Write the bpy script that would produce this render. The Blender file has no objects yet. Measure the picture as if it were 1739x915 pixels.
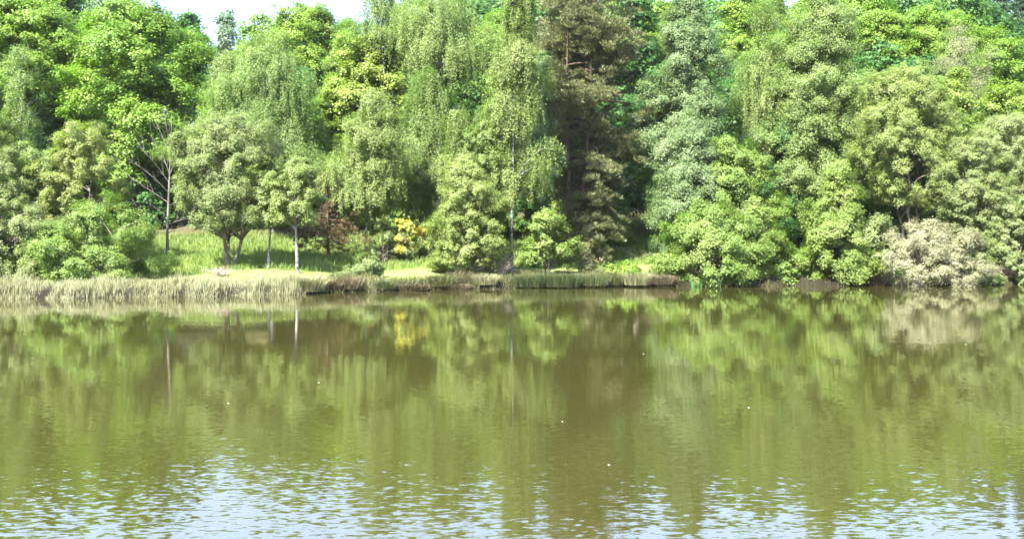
import bpy, math, zlib
import numpy as np
rng = np.random.default_rng(11)
R_ = math.radians
S = bpy.context.scene
COL = S.collection
F, H, CX, HY = 1900.0, 3.6, 869.5, 395.0        # focal length in photo pixels, eye height, centre column, horizon row

# ------------------------------------------------------------------ terrain
SHX = np.array([-160, -60, -27.7, -19.6, -12.2, -10.8, -6.2, 0, 9, 20, 35.6, 70, 160.])
SHY = np.array([52, 56, 60.5, 62.2, 65.4, 67.2, 69.2, 72.6, 74.4, 75.4, 77.8, 80, 84.])
def shore(x):
    return np.interp(x, SHX, SHY) + 0.35*np.sin(x*1.1) + 0.25*np.sin(x*2.7+1) + 0.15*np.sin(x*6.1) + 0.08*np.sin(x*13.3+2)
PS = np.array([-40, -6, -1.2, -.25, .0, .5, 1.2, 4, 8, 14, 24, 40, 62, 110, 160, 260, 420, 900.])
PZ = np.array([-3, -2, -.7, -.25, -.03, .42, .62, .86, 1.12, 1.75, 3.0, 5.2, 9.5, 19, 27, 36, 42, 46.])
def sval(x, y):
    return np.maximum(np.maximum(y-shore(x), 1.2-y), np.abs(x)-112)
def ground_z(x, y):
    x = np.asarray(x, float); y = np.asarray(y, float)
    s = sval(x, y)
    z = np.interp(s, PS, PZ)
    side = np.clip((x+40)/120, 0, 1)
    far = y > 40
    hill = np.where(far & (s > 30), (s-30)*(0.10*side - 0.03)*np.clip((s-30)/60, 0, 1)*np.clip(1.6-s/300, 0, 1), 0)
    z = z + hill
    z = z + np.where(s > 1, np.clip(s-1, 0, 8)/8*(0.12*np.sin(x*.45+y*.2)+.1*np.sin(x*.9-y*.5+2)), 0)
    z = np.where((y < 40) & (s > 0), np.minimum(z*1.6, 1.9), z)
    return z
def gz(x, y): return float(ground_z(x, y))
def at(px, py, Y): return np.array([(px-CX)/F*Y, Y, H+(HY-py)/F*Y])

# ------------------------------------------------------------------ mesh helpers
def mesh_from(name, V, quads=None, tris=None, smooth=False, tint=None):
    me = bpy.data.meshes.new(name)
    parts, starts, n = [], [], 0
    if quads is not None and len(quads):
        parts.append(quads.ravel()); starts.append(np.arange(len(quads))*4); n = len(quads)*4
    if tris is not None and len(tris):
        parts.append(tris.ravel()); starts.append(n+np.arange(len(tris))*3)
    loops = np.concatenate(parts).astype(np.int32); starts = np.concatenate(starts).astype(np.int32)
    me.vertices.add(len(V)); me.vertices.foreach_set('co', np.ascontiguousarray(V, np.float32).ravel())
    me.loops.add(len(loops)); me.loops.foreach_set('vertex_index', loops)
    me.polygons.add(len(starts)); me.polygons.foreach_set('loop_start', starts)
    if tint is not None:
        a = me.attributes.new('tint', 'FLOAT', 'FACE'); a.data.foreach_set('value', tint.astype(np.float32))
    me.update(calc_edges=True)
    if smooth: me.polygons.foreach_set('use_smooth', np.ones(len(starts), bool))
    return me
def link(name, me, mat, parent=None):
    o = bpy.data.objects.new(name, me); COL.objects.link(o)
    if mat: me.materials.append(mat)
    if parent: o.parent = parent
    return o
def empty(name, loc):
    o = bpy.data.objects.new(name, None); COL.objects.link(o); o.location = loc
    o.empty_display_size = .3
    return o
def tag(o, label=None, cat=None, group=None, kind=None):
    if label: o['label'] = label
    if cat: o['category'] = cat
    if group: o['group'] = group
    if kind: o['kind'] = kind
    return o
def norm(a): return a/np.maximum(np.linalg.norm(a, axis=-1, keepdims=True), 1e-9)

class Tubes:
    def __init__(s): s.V, s.Q, s.T, s.n = [], [], [], 0
    def add(s, pts, rad, k=6):
        pts = np.asarray(pts, float); rad = np.asarray(rad, float); m = len(pts)
        d = norm(np.gradient(pts, axis=0))
        ref = np.where(np.abs(d[:, 2:3]) > .92, np.array([[1., 0, 0]]), np.array([[0, 0, 1.]]))
        a = norm(np.cross(d, ref)); b = np.cross(d, a)
        for i in range(1, m):                      # keep the frame from flipping
            a[i] = norm(a[i-1]-d[i]*np.dot(a[i-1], d[i])); b[i] = np.cross(d[i], a[i])
        th = np.arange(k)/k*2*np.pi
        ring = pts[:, None]+rad[:, None, None]*(np.cos(th)[None, :, None]*a[:, None]+np.sin(th)[None, :, None]*b[:, None])
        i = np.arange(m-1)[:, None]*k; j = np.arange(k)[None]; j2 = (j+1) % k
        q = np.stack([i+j, i+j2, i+k+j2, i+k+j], -1).reshape(-1, 4)+s.n
        s.V.append(ring.reshape(-1, 3)); s.Q.append(q); s.n += m*k
    def mesh(s, name):
        return mesh_from(name, np.concatenate(s.V), np.concatenate(s.Q), smooth=True)
def bez(a, c, b, n=6):
    t = np.linspace(0, 1, n)[:, None]
    return (1-t)**2*a+2*t*(1-t)*c+t*t*b

def leaf_mesh(name, P, N, L, W, tint, T=None):
    n = len(P)
    if T is None: T = rng.normal(size=(n, 3))
    T = norm(T-N*(T*N).sum(1, keepdims=True)); B = np.cross(N, T)
    sz = rng.uniform(.8, 1.5, (n, 1))
    l, w = L*sz, W*sz*rng.uniform(.8, 1.2, (n, 1))
    bend = N*l*.12
    V = np.stack([P-T*l*.5-bend, P-T*l*.02+B*w*.5, P+T*l*.5-bend, P-T*l*.02-B*w*.5], 1).reshape(-1, 3)
    return mesh_from(name, V, np.arange(n*4).reshape(n, 4), tint=tint)

# ------------------------------------------------------------------ materials
def new_mat(name):
    m = bpy.data.materials.new(name); m.use_nodes = True
    nt = m.node_tree; nt.nodes.clear()
    out = nt.nodes.new('ShaderNodeOutputMaterial')
    return m, nt, out
def N(nt, t, **kw):
    n = nt.nodes.new(t)
    for k, v in kw.items(): setattr(n, k, v)
    return n
def ramp(nt, fac, stops):
    r = N(nt, 'ShaderNodeValToRGB'); e = r.color_ramp.elements
    while len(e) < len(stops): e.new(.5)
    for i, (p, c) in enumerate(stops): e[i].position = p; e[i].color = (*c, 1)
    nt.links.new(fac, r.inputs[0]); return r.outputs[0]
def leaf_mat(name, c_dark, c_mid, c_light, trans=.38, rough=.5, spec=.3, tcol=None, noise=0):
    m, nt, out = new_mat(name)
    a = N(nt, 'ShaderNodeAttribute', attribute_name='tint')
    oi = N(nt, 'ShaderNodeObjectInfo')
    col = ramp(nt, a.outputs['Fac'], [(0, c_dark), (.5, c_mid), (1, c_light)])
    hsv = N(nt, 'ShaderNodeHueSaturation')
    mr = N(nt, 'ShaderNodeMapRange'); mr.inputs[3].default_value = .493; mr.inputs[4].default_value = .507
    nt.links.new(oi.outputs['Random'], mr.inputs[0]); nt.links.new(mr.outputs[0], hsv.inputs['Hue'])
    nt.links.new(col, hsv.inputs['Color'])
    p = N(nt, 'ShaderNodeBsdfPrincipled'); p.inputs['Roughness'].default_value = rough
    p.inputs['Specular IOR Level'].default_value = spec
    t = N(nt, 'ShaderNodeBsdfTranslucent')
    mul = N(nt, 'ShaderNodeMix', data_type='RGBA', blend_type='MULTIPLY'); mul.inputs[0].default_value = 1
    nt.links.new(hsv.outputs[0], mul.inputs[6]); mul.inputs[7].default_value = (*(tcol or (.95, 1.2, .6)), 1)
    mx = N(nt, 'ShaderNodeMixShader'); mx.inputs[0].default_value = trans
    nt.links.new(hsv.outputs[0], p.inputs['Base Color']); nt.links.new(mul.outputs[2], t.inputs[0])
    nt.links.new(p.outputs[0], mx.inputs[1]); nt.links.new(t.outputs[0], mx.inputs[2])
    nt.links.new(mx.outputs[0], out.inputs[0])
    return m
def bark_mat(name, c1, c2, c3=None, scale=6, zs=.25, rough=.85, thr=.5):
    m, nt, out = new_mat(name)
    tc = N(nt, 'ShaderNodeTexCoord'); mp = N(nt, 'ShaderNodeMapping'); mp.inputs['Scale'].default_value = (1, 1, zs)
    nt.links.new(tc.outputs['Object'], mp.inputs[0])
    n = N(nt, 'ShaderNodeTexNoise'); n.inputs['Scale'].default_value = scale; n.inputs['Detail'].default_value = 6
    nt.links.new(mp.outputs[0], n.inputs[0])
    col = ramp(nt, n.outputs[0], [(thr-.14, c1), (thr, c2), (thr+.15, c3 or c2)])
    p = N(nt, 'ShaderNodeBsdfPrincipled'); p.inputs['Roughness'].default_value = rough
    b = N(nt, 'ShaderNodeBump'); b.inputs['Strength'].default_value = .6; b.inputs['Distance'].default_value = .03
    nt.links.new(n.outputs[0], b.inputs['Height']); nt.links.new(b.outputs[0], p.inputs['Normal'])
    nt.links.new(col, p.inputs['Base Color']); nt.links.new(p.outputs[0], out.inputs[0])
    return m

M = {}
M['maple'] = leaf_mat('maple_leaf', (0.085, 0.16, 0.018), (0.132, 0.215, 0.026), (0.185, 0.245, 0.042), .42, tcol=(1., 1.3, .55))
M['maple_dark'] = leaf_mat('wood_and_shade_leaf', (0.035, 0.09, 0.02), (0.055, 0.13, 0.028), (0.085, 0.165, 0.04), .47)  # dark leaves of the wood; also puts shade into the hollow trees' colour
M['lime'] = leaf_mat('young_oak_leaf', (0.12, 0.185, 0.026), (0.158, 0.215, 0.038), (0.2, 0.24, 0.055), .42, tcol=(1.05, 1.25, .5))
M['birch'] = leaf_mat('birch_leaf', (0.108, 0.16, 0.042), (0.157, 0.213, 0.058), (0.21, 0.243, 0.09), .47)
M['birch_grey'] = leaf_mat('aspen_leaf', (0.092, 0.15, 0.056), (0.135, 0.197, 0.08), (0.186, 0.235, 0.115), .47)
M['birch_pale'] = leaf_mat('pale_birch_leaf', (0.15, 0.165, 0.075), (0.19, 0.205, 0.1), (0.23, 0.235, 0.135), .47)
M['willow'] = leaf_mat('willow_leaf', (0.122, 0.175, 0.04), (0.165, 0.22, 0.058), (0.21, 0.247, 0.09), .47)
M['willow_gold'] = leaf_mat('yellow_willow_leaf', (0.138, 0.18, 0.039), (0.184, 0.225, 0.058), (0.226, 0.25, 0.092), .47)
M['sallow'] = leaf_mat('sallow_leaf', (0.125, 0.17, 0.05), (0.17, 0.213, 0.073), (0.214, 0.24, 0.107), .47)
M['alder'] = leaf_mat('alder_leaf', (0.1, 0.16, 0.027), (0.145, 0.21, 0.04), (0.195, 0.242, 0.067), .47)
M['bloom'] = leaf_mat('seeding_sallow_leaf', (0.165, 0.178, 0.085), (0.23, 0.238, 0.135), (0.3, 0.3, 0.195), .47, tcol=(1.1, 1.05, .8))
M['needle'] = leaf_mat('pine_needle', (0.042, 0.052, 0.02), (0.09, 0.102, 0.037), (0.16, 0.165, 0.062), .18, tcol=(1.1, 1, .6))
M['rust'] = leaf_mat('rusty_needle', (0.05, 0.036, 0.016), (0.085, 0.06, 0.026), (0.12, 0.095, 0.035), .2, tcol=(1.1, .95, .6))
M['spruce'] = leaf_mat('spruce_needle', (0.025, 0.055, 0.028), (0.042, 0.085, 0.04), (0.065, 0.115, 0.055), .2)
M['far'] = leaf_mat('hazed_far_leaf', (0.085, 0.14, 0.075), (0.12, 0.175, 0.1), (0.16, 0.205, 0.13), .47)  # distance haze painted into the leaves: paler and bluer
M['broom'] = leaf_mat('broom_leaf', (0.085, 0.13, 0.035), (0.135, 0.175, 0.055), (0.18, 0.2, 0.08), .3)
M['flower'] = leaf_mat('broom_flower', (0.14, 0.17, 0.03), (0.37, 0.34, 0.04), (0.5, 0.45, 0.08), .3, tcol=(1.1, 1, .4))
M['reed'] = leaf_mat('reed_blade', (0.17, 0.14, 0.075), (0.215, 0.22, 0.115), (0.29, 0.295, 0.18), .3, tcol=(1.1, 1.1, .7))
M['sedge'] = leaf_mat('sedge_blade', (0.06, 0.055, 0.025), (0.1, 0.11, 0.04), (0.18, 0.18, 0.08), .3)
M['sedge_brown'] = leaf_mat('dead_sedge_blade', (0.05, 0.036, 0.02), (0.105, 0.08, 0.045), (0.19, 0.16, 0.095), .22, tcol=(1.1, 1, .7))
M['sedge_dark'] = leaf_mat('dark_sedge_blade', (0.03, 0.045, 0.016), (0.055, 0.075, 0.026), (0.12, 0.125, 0.055), .3)
M['iris'] = leaf_mat('iris_blade', (.05, .13, .03), (.08, .19, .05), (.11, .23, .08), .35)
M['grass'] = leaf_mat('grass_blade', (0.085, 0.145, 0.028), (0.125, 0.185, 0.042), (0.22, 0.245, 0.085), .4, tcol=(1.2, 1.25, .5))
M['birch_bark'] = bark_mat('birch_bark', (.035, .032, .028), (.16, .155, .143), (.26, .25, .23), 6, .8, .7, .5)
M['spotted_bark'] = bark_mat('spotted_birch_bark', (.02, .018, .016), (.15, .15, .14), (.26, .25, .235), 5, .8, .75, .5)
M['bark'] = bark_mat('grey_bark', (.035, .028, .02), (.09, .075, .055), (.15, .13, .10))
M['pine_bark'] = bark_mat('pine_bark', (.02, .013, .009), (.055, .031, .02), (.095, .053, .032))
M['dead'] = bark_mat('dead_bark', (.045, .038, .032), (.105, .092, .08), (.18, .16, .14), 7)
M['twig'] = bark_mat('dead_twig', (.12, .09, .065), (.24, .19, .15), (.34, .29, .24), 9)

# ------------------------------------------------------------------ tree growth
def prof(kind, t):
    t = np.clip(t, 0, 1)
    if kind == 'round': return np.clip(1-np.abs((t-.42)/np.where(t < .42, .50, .60))**2.3, 0, 1)**.5
    if kind == 'broad': return np.clip(1-np.abs((t-.38)/np.where(t < .38, .48, .64))**2.2, 0, 1)**.5
    if kind == 'birch': return np.clip(np.minimum(1, .6+t*2.0)*np.clip(1-t**2.0, 0, 1)**.7, 0, 1)
    if kind == 'bush': return np.clip(1-np.clip((t-.18)/.84, 0, 1)**2.0, 0, 1)**.5*np.clip(.86+t, 0, 1)
    if kind == 'cone': return np.clip((1-t)**.8*1.05*np.clip(.6+t*4, 0, 1), 0, 1)
    if kind == 'pine': return np.clip((.86+.14*np.sin(t*7.0+.6))*np.clip((1-t)*2.6, 0, 1)**.6*np.clip(.62+t*1.4, 0, 1), 0, 1)
    return np.ones_like(t)

SP = {  # species: leaf material, bark, profile, leaf length/width, clump radius, clumps per m2 of outline, leaves per clump, style, droop, bough count
 'maple':   dict(mat='maple', bark='bark', pf='broad', L=.175, W=.13, rc=1.0, den=1.15, nl=620, style='dome', up=1.0),
 'lime':    dict(mat='lime', bark='bark', pf='broad', L=.175, W=.13, rc=1.0, den=1.05, nl=520, style='dome', up=1.0),
 'wood':    dict(mat='maple_dark', bark='bark', pf='broad', L=.32, W=.24, rc=1.4, den=.62, nl=190, style='dome', up=.6),
 'far':     dict(mat='far', bark='bark', pf='round', L=.34, W=.24, rc=1.2, den=.7, nl=130, style='ball', up=.5),
 'birch':   dict(mat='birch', bark='birch_bark', pf='birch', L=.10, W=.062, rc=1.05, den=.95, nl=1300, style='strand', hang=2.4, up=.35, K=22),
 'aspen':   dict(mat='birch_grey', bark='bark', pf='birch', L=.105, W=.072, rc=.8, den=1.7, nl=880, style='ball', up=.45, sq=.75),
 'pale':    dict(mat='birch_pale', bark='birch_bark', pf='round', L=.10, W=.06, rc=.8, den=1.2, nl=330, style='strand', hang=1.1, up=.3),
 'willow':  dict(mat='willow', bark='bark', pf='round', L=.09, W=.052, rc=.52, den=4.3, nl=600, style='spray', up=.5),
 'sallow':  dict(mat='sallow', bark='bark', pf='bush', L=.09, W=.055, rc=.52, den=4.3, nl=600, style='spray', up=.5),
 'alder':   dict(mat='alder', bark='bark', pf='bush', L=.105, W=.075, rc=.62, den=2.9, nl=680, style='spray', up=.55),
 'bloom':   dict(mat='bloom', bark='bark', pf='bush', L=.09, W=.055, rc=.45, den=5.4, nl=400, style='spray', up=.4),
 'pine':    dict(mat='needle', bark='pine_bark', pf='pine', L=.24, W=.04, rc=1.35, den=.75, nl=1500, style='plate', up=.8, spread=.4, flat=.34, K=20),
 'rust':    dict(mat='rust', bark='pine_bark', pf='cone', L=.20, W=.035, rc=.55, den=1.9, nl=120, style='plate', up=.4),
 'spruce':  dict(mat='spruce', bark='pine_bark', pf='cone', L=.42, W=.11, rc=.9, den=1.0, nl=150, style='plate', up=.3, sag=.6),
 'shrub':   dict(mat='maple', bark='bark', pf='bush', L=.22, W=.15, rc=.6, den=2.4, nl=150, style='spray', up=.6),
 'broom':   dict(mat='broom', bark='bark', pf='bush', L=.16, W=.04, rc=.45, den=4.0, nl=200, style='spray', up=.2),
}

def grow(Ht, zb, R, sp, depth=1.0, lean=(0, 0), stems=1, trunk_r=None, dens=1.0, mat=None, tint_shift=0.0, bark=None, ragged=None, open_=0.0, over=None, back=0.0):
    """(trunk mesh, crown mesh) of a tree whose crown spans zb..Ht above its foot with radius R"""
    c = dict(SP[sp]);
    if over: c.update(over)
    if ragged is None: ragged = .24 if c['style'] == 'spray' else .38 if c['style'] == 'strand' else .3
    if c['style'] == 'strand' and not open_: open_ = .3
    Lc = Ht-zb; rc = c['rc']*np.clip((R/3.2)**.35, .6, 1.3)
    n = int(max(10, c['den']*dens*(2*R*Lc)*1.15))
    ph = rng.uniform(0, 6.28, 8)
    # clump centres, thickest near the outside of the outline
    t = rng.uniform(0, 1, n*6); pr = prof(c['pf'], t)
    keep = rng.uniform(0, 1, n*6) < pr+.12
    t = t[keep][:n]; n = len(t)
    if c['pf'] == 'bush': t = t**1.3
    pr = prof(c['pf'], t)
    th = rng.uniform(0, 2*np.pi, n)
    ang = 1+ragged*(.55*np.sin(2*th+ph[0]+5*t)+.45*np.sin(3*th+ph[1]-9*t)+.5*np.sin(13*t+ph[2]+th))
    rho = np.maximum(R*pr*ang-rc*.35, .05*R)*rng.uniform(0, 1, n)**.33
    if open_:                                        # empty bays in the crown
        hole = np.sin(3*th+ph[3]+7*t)*np.sin(8*t+ph[4]) > (1-open_)
        rho = np.where(hole, rho*.35, rho)
    sh = rng.uniform(size=n) < (.12 if c['pf'] in ('bush', 'round') else .05); rho = np.where(sh, rho*1.12+.15, rho)   # stray shoots
    def axis(z):
        q = np.clip(z/Ht, 0, 1)
        return np.stack([lean[0]*q**1.5+.22*R*.3*np.sin(q*4+ph[5])*q, lean[1]*q**1.5+.22*R*.3*np.sin(q*5+ph[6])*q], -1)
    z = zb+t*Lc-rc*.3*t
    ax = axis(z)
    C = np.stack([ax[:, 0]+rho*np.cos(th), ax[:, 1]+rho*np.sin(th)*depth+back, z], 1)
    rcs = rc*rng.uniform(.6, 1.35, n)
    # ---- wood
    tb = Tubes()
    tr = trunk_r or max(.05, .011*Ht+.03)
    tops = []
    for k in range(stems):
        zz = np.linspace(-.25, Ht*(.93 if stems == 1 else .8), 12)
        p = np.stack([axis(zz)[:, 0], axis(zz)[:, 1], zz], 1)
        if stems > 1:
            a0 = 2*np.pi*k/stems+ph[7]; sp_ = np.clip(zz/Ht, 0, 1)**.8*R*rng.uniform(.35, .6)*c.get('spread', 1)
            p[:, 0] += np.cos(a0)*sp_+np.cos(a0)*tr*.8; p[:, 1] += np.sin(a0)*sp_*depth+np.sin(a0)*tr*.8
        p[1:-1] += rng.normal(0, min(.07, tr*.35), (10, 3))*[1, 1, 0]
        r = tr*(1-.93*np.linspace(0, 1, 12)**.9)*(1 if stems == 1 else .7); r[0] *= 1.5
        tb.add(p, r, 8); tops.append(p)
    for i in rng.permutation(n)[:int(min(n, 26+.25*n))]:
        tk = tops[rng.integers(len(tops))]
        h = np.linalg.norm(C[i, :2]-axis(C[i, 2])[:2])
        zs = np.clip(C[i, 2]-h*rng.uniform(.35, .8) if c['style'] != 'plate' else C[i, 2]+h*rng.uniform(-.15, .25), zb*.75, Ht*.86)
        s = np.array([np.interp(zs, tk[:, 2], tk[:, 0]), np.interp(zs, tk[:, 2], tk[:, 1]), zs])
        mid = s*.45+C[i]*.55+np.array([0, 0, h*.22])+rng.normal(0, .08*h+.02, 3)
        r0 = max(.018, tr*.42*(1-zs/Ht)+.012)
        tb.add(bez(s, mid, C[i], 7), np.linspace(r0, .008, 7), 5)
    # ---- leaves, clump > twig > leaf
    nl = c['nl']; st = c['style']
    K = c.get('K', 12 if st != 'strand' else 15)
    cnt = np.maximum(20, (nl*(rcs/rc)**2*rng.lognormal(-.08, .38, n)).astype(int))
    idx = np.repeat(np.arange(n), cnt); m = len(idx)
    # twig ends
    tw = norm(rng.normal(size=(n, K, 3)))*rng.uniform(.35, 1, (n, K, 1))**.6
    out = norm(np.stack([np.cos(th), np.sin(th), .35+0*th], 1))
    if st == 'dome': tw[..., 2] = np.where(rng.uniform(size=(n, K)) < .8, np.abs(tw[..., 2]), tw[..., 2])*.85; tw[..., :2] *= 1.1
    elif st == 'plate':
        tw[..., 2] *= c.get('flat', .30); tw[..., :2] *= 1.25
        tw[..., 2] += (tw[..., :2]*rng.normal(0, .35, (n, 1, 2))).sum(-1)
    elif st == 'spray': tw = tw*.8+out[:, None]*rng.uniform(-.2, .8, (n, K, 1)); tw[..., 2] += .12
    else: tw[..., 2] *= c.get('sq', .8)
    k = rng.integers(0, K, m)
    wt = tw[idx, k]
    up = np.array([0, 0, 1.])
    if st == 'strand':
        hang = c['hang']*rng.uniform(.35, 1.1, (n, K))*np.clip(rcs/rc, .6, 1.3)[:, None]
        hl = hang[idx, k]
        u = rng.uniform(0, 1, m)
        P = C[idx]+wt*rcs[idx, None]*[1, 1, .7]
        P[:, 2] += .25*rcs[idx]-u*hl
        P += wt*[1, 1, 0]*(np.sin(u*1.6)*.28*rcs[idx])[:, None]
        P += rng.normal(0, 1, (m, 3))*np.array([.085, .085, .05])*(1+.6*(1-u))[:, None]
        P[:, 2] = np.maximum(P[:, 2], min(zb*.35, .6)+.2*rng.uniform(size=m))
        Nn = norm(rng.normal(size=(m, 3))*.42+wt*.45+out[idx]*.5+up*c['up'])
        T = rng.normal(size=(m, 3))*.6+np.array([0, 0, -1.])
    elif st == 'plate':
        sub = norm(rng.normal(size=(m, 3)))
        Tn = norm(sub+up*.9+norm(wt)*.5)
        P = C[idx]+wt*rcs[idx, None]+sub*(.30*rcs[idx])[:, None]*[1, 1, .45]*rng.uniform(.2, 1, (m, 1))+Tn*c['L']*.3
        if c.get('sag'): P[:, 2] -= c['sag']*np.linalg.norm(P[:, :2]-ax[idx], axis=1)*.45
        Nn = norm(np.cross(Tn, rng.normal(size=(m, 3)))+up*.25); T = Tn
    else:
        jit = norm(rng.normal(size=(m, 3)))*rng.uniform(0, 1, (m, 1))**.5
        sc = np.array([1, 1, .6]) if st == 'dome' else np.array([1, 1, .85])
        P = C[idx]+(wt+(jit*.40+rng.normal(0, .16, (m, 3)))*sc)*rcs[idx, None]
        if st == 'dome': P[:, 2] -= .35*rcs[idx]*np.minimum(2, (wt[:, :2]**2).sum(1))
        Nn = norm(norm(wt)*.5+jit*.3+up*c['up']*.7+out[idx]*.4+rng.normal(size=(m, 3))*.30); T = None
    ct = rng.normal(0, .13, n)[idx]+rng.normal(0, .07, (n, K))[idx, k]
    tint = np.clip(.47+tint_shift+ct+rng.normal(0, .11, m), 0, 1)
    return tb.mesh('trunk'), leaf_mesh('crown', P, Nn, c['L'], c['W'], tint, T), m

TOTAL = 0
def plant(name, label, cat, sp, px, D, top, w, bot, group=None, **kw):
    """a tree from its column, distance, top row, width and crown bottom row in the photograph"""
    global TOTAL, rng
    rng = np.random.default_rng(zlib.crc32(label.encode()))
    x = (px-CX)/F*D; g = gz(x, D)
    Ht = H+(HY-top)/F*D-g; zb = max(-.45, H+(HY-bot)/F*D-g); R = w/F*D/2
    cx = kw.pop('cx', None)
    if cx is not None: kw['lean'] = ((cx-px)/F*D, 0)
    mat = kw.pop('mat', None); bark = kw.pop('bark', None)
    tm, cm, m = grow(Ht, zb, R, sp, **kw); TOTAL += m
    o = tag(empty(name, (x, D, g)), label, cat, group)
    link('trunk', tm, M[bark or SP[sp]['bark']], o); link('crown', cm, M[mat or SP[sp]['mat']], o)
    return o
def dup(root, loc, rz, sc, label=None, group=None):
    r = root.copy(); COL.objects.link(r); r.location = loc; r.rotation_euler = (0, 0, rz)
    r.scale = sc if hasattr(sc, '__len__') else (sc, sc, sc)
    if label: r['label'] = label
    if group: r['group'] = group
    for ch in list(root.children):
        c = ch.copy(); COL.objects.link(c); c.parent = r
    return r

# ------------------------------------------------------------------ the trees the photograph shows
P_ = plant
# left block
P_('willow_bush', 'bright green willow bush overhanging the pale reeds beside the open grass', 'bush', 'sallow', 172, 66.5, 338, 205, 474, stems=4, tint_shift=.02, mat='alder')
P_('willow_bush', 'greyish green willow bush behind the reeds at the left edge', 'bush', 'sallow', 25, 66.5, 335, 150, 474, stems=4)
P_('willow_bush', 'low leafy bush between two larger bushes at the reed bed', 'bush', 'sallow', 92, 66, 385, 120, 474, stems=3, tint_shift=-.05, mat='alder')
P_('willow_tree', 'pale willow with two rounded domes beneath the dark maple hollow', 'tree', 'willow', 140, 73, 212, 118, 380, mat='willow_gold', stems=2)
P_('willow_tree', 'yellowish willow dome behind the left edge bush under the slender birch', 'tree', 'willow', 72, 74, 245, 130, 420, stems=2)
P_('willow_tree', 'grey green willow filling the left edge above the low bush', 'tree', 'sallow', 5, 72, 250, 110, 440, stems=2)
P_('birch_tree', 'slender drooping birch with thin pale trunk standing before the dark maples', 'tree', 'pale', 36, 79, 72, 66, 290, trunk_r=.11, dens=.9, mat='birch')
P_('maple_tree', 'huge bright green maple with billowing layered crown and dark hollows', 'tree', 'maple', 232, 95, 8, 260, 330, ragged=.3, open_=.25, dens=1.05)
P_('maple_tree', 'broad maple at the upper left corner beside the tallest maple', 'tree', 'maple', 40, 97, -5, 230, 175, open_=.2, mat='maple')
P_('maple_tree', 'shaded maple limbs between the huge maple and the slender birch', 'tree', 'maple', 128, 107, 135, 160, 380, mat='maple_dark')  # shade of the hollow put into a darker leaf colour
P_('wood_tree', 'dark blue green tree rising behind the two left maples', 'tree', 'wood', 112, 125, -45, 125, 250)
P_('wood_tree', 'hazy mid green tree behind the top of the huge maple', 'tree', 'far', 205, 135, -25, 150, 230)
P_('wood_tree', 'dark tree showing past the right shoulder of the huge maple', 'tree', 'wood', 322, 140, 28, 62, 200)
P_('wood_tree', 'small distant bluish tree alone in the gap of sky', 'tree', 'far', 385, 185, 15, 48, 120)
P_('willow_tree', 'round crowned willow with dark forked stems on the grass bank', 'tree', 'willow', 392, 73, 196, 188, 392, stems=3, dens=.95, trunk_r=.2, mat='sallow', tint_shift=-.03)
P_('birch_tree', 'tall pale weeping birch behind the round crowned willow', 'tree', 'birch', 462, 90, 42, 215, 315, dens=1.05, trunk_r=.18, mat='birch')
P_('birch_tree', 'feathery birch shoulder between the weeping birch and the huge maple', 'tree', 'birch', 388, 93, 75, 120, 330, mat='birch', trunk_r=.15)
P_('birch_tree', 'small birch with bright white trunk standing back from the shore', 'tree', 'willow', 455, 72.2, 272, 88, 380, trunk_r=.105, bark='spotted_bark', cx=468)
P_('birch_tree', 'small birch with spotted trunk rooted right behind the reeds', 'tree', 'willow', 506, 71, 268, 92, 376, trunk_r=.12, bark='spotted_bark', cx=499, tint_shift=.06)
P_('conifer_tree', 'small sparse conifer with rust brown boughs beside the spotted birch', 'tree', 'rust', 558, 79, 284, 150, 425, trunk_r=.14)
P_('oak_tree', 'sunlit yellow green oak below the gap of sky', 'tree', 'lime', 522, 122, -2, 165, 240, open_=.3, mat='maple', tint_shift=.12)
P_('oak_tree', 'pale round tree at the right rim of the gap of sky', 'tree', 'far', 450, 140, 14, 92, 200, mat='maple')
P_('oak_tree', 'vivid yellow green oak behind the tall weeping birches', 'tree', 'lime', 632, 97, 45, 165, 270, open_=.35, mat='lime')
P_('maple_tree', 'vivid green maple low between the pale birch and the hanging birch sprays', 'tree', 'maple', 590, 97, 125, 130, 350, tint_shift=.1)
P_('birch_tree', 'birch with thin white trunk beside the yellow broom', 'tree', 'birch', 622, 81, 148, 148, 356, trunk_r=.12, cx=635, dens=1.05, over=dict(hang=1.3))
P_('birch_tree', 'very tall weeping birch with bare white limbs and long hanging sprays', 'tree', 'birch', 745, 93, -38, 200, 110, trunk_r=.24, dens=.8, open_=.4, back=1.6, over=dict(hang=3.0))
P_('birch_tree', 'tall birch leaning over the vivid oak with a diagonal white limb', 'tree', 'birch', 665, 96, -45, 135, 75, trunk_r=.2, dens=.75, back=1.2, cx=645, over=dict(hang=2.4))
P_('birch_tree', 'hanging birch skirt with domed top among the tall white trunks', 'tree', 'birch', 722, 87, 105, 100, 330, trunk_r=.16, over=dict(hang=2.6))
P_('birch_tree', 'narrow drooping birch just above the round pale willow', 'tree', 'birch', 778, 85, 160, 75, 370, trunk_r=.13, over=dict(hang=2.2))
P_('birch_tree', 'leafy birch spreading low over the broom and dark trunks', 'tree', 'aspen', 690, 87, 215, 110, 345, trunk_r=.12, mat='birch')
P_('willow_tree', 'round pale willow bush taller than wide at the shore beside a white trunk', 'tree', 'sallow', 797, 75, 268, 128, 456, stems=3, tint_shift=.05, mat='willow_gold')
P_('willow_tree', 'pale willow dome peeping above the round willow', 'tree', 'willow', 826, 77, 208, 72, 380, stems=2)
P_('birch_tree', 'tall narrow birch with long white trunk between willow and dark pine', 'tree', 'birch', 868, 76.5, -35, 122, 315, trunk_r=.11, cx=884, dens=.9, back=.4, over=dict(hang=1.9))
P_('birch_tree', 'greener birch column touching the left side of the dark pine', 'tree', 'aspen', 918, 82, 60, 58, 350, trunk_r=.13)
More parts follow.
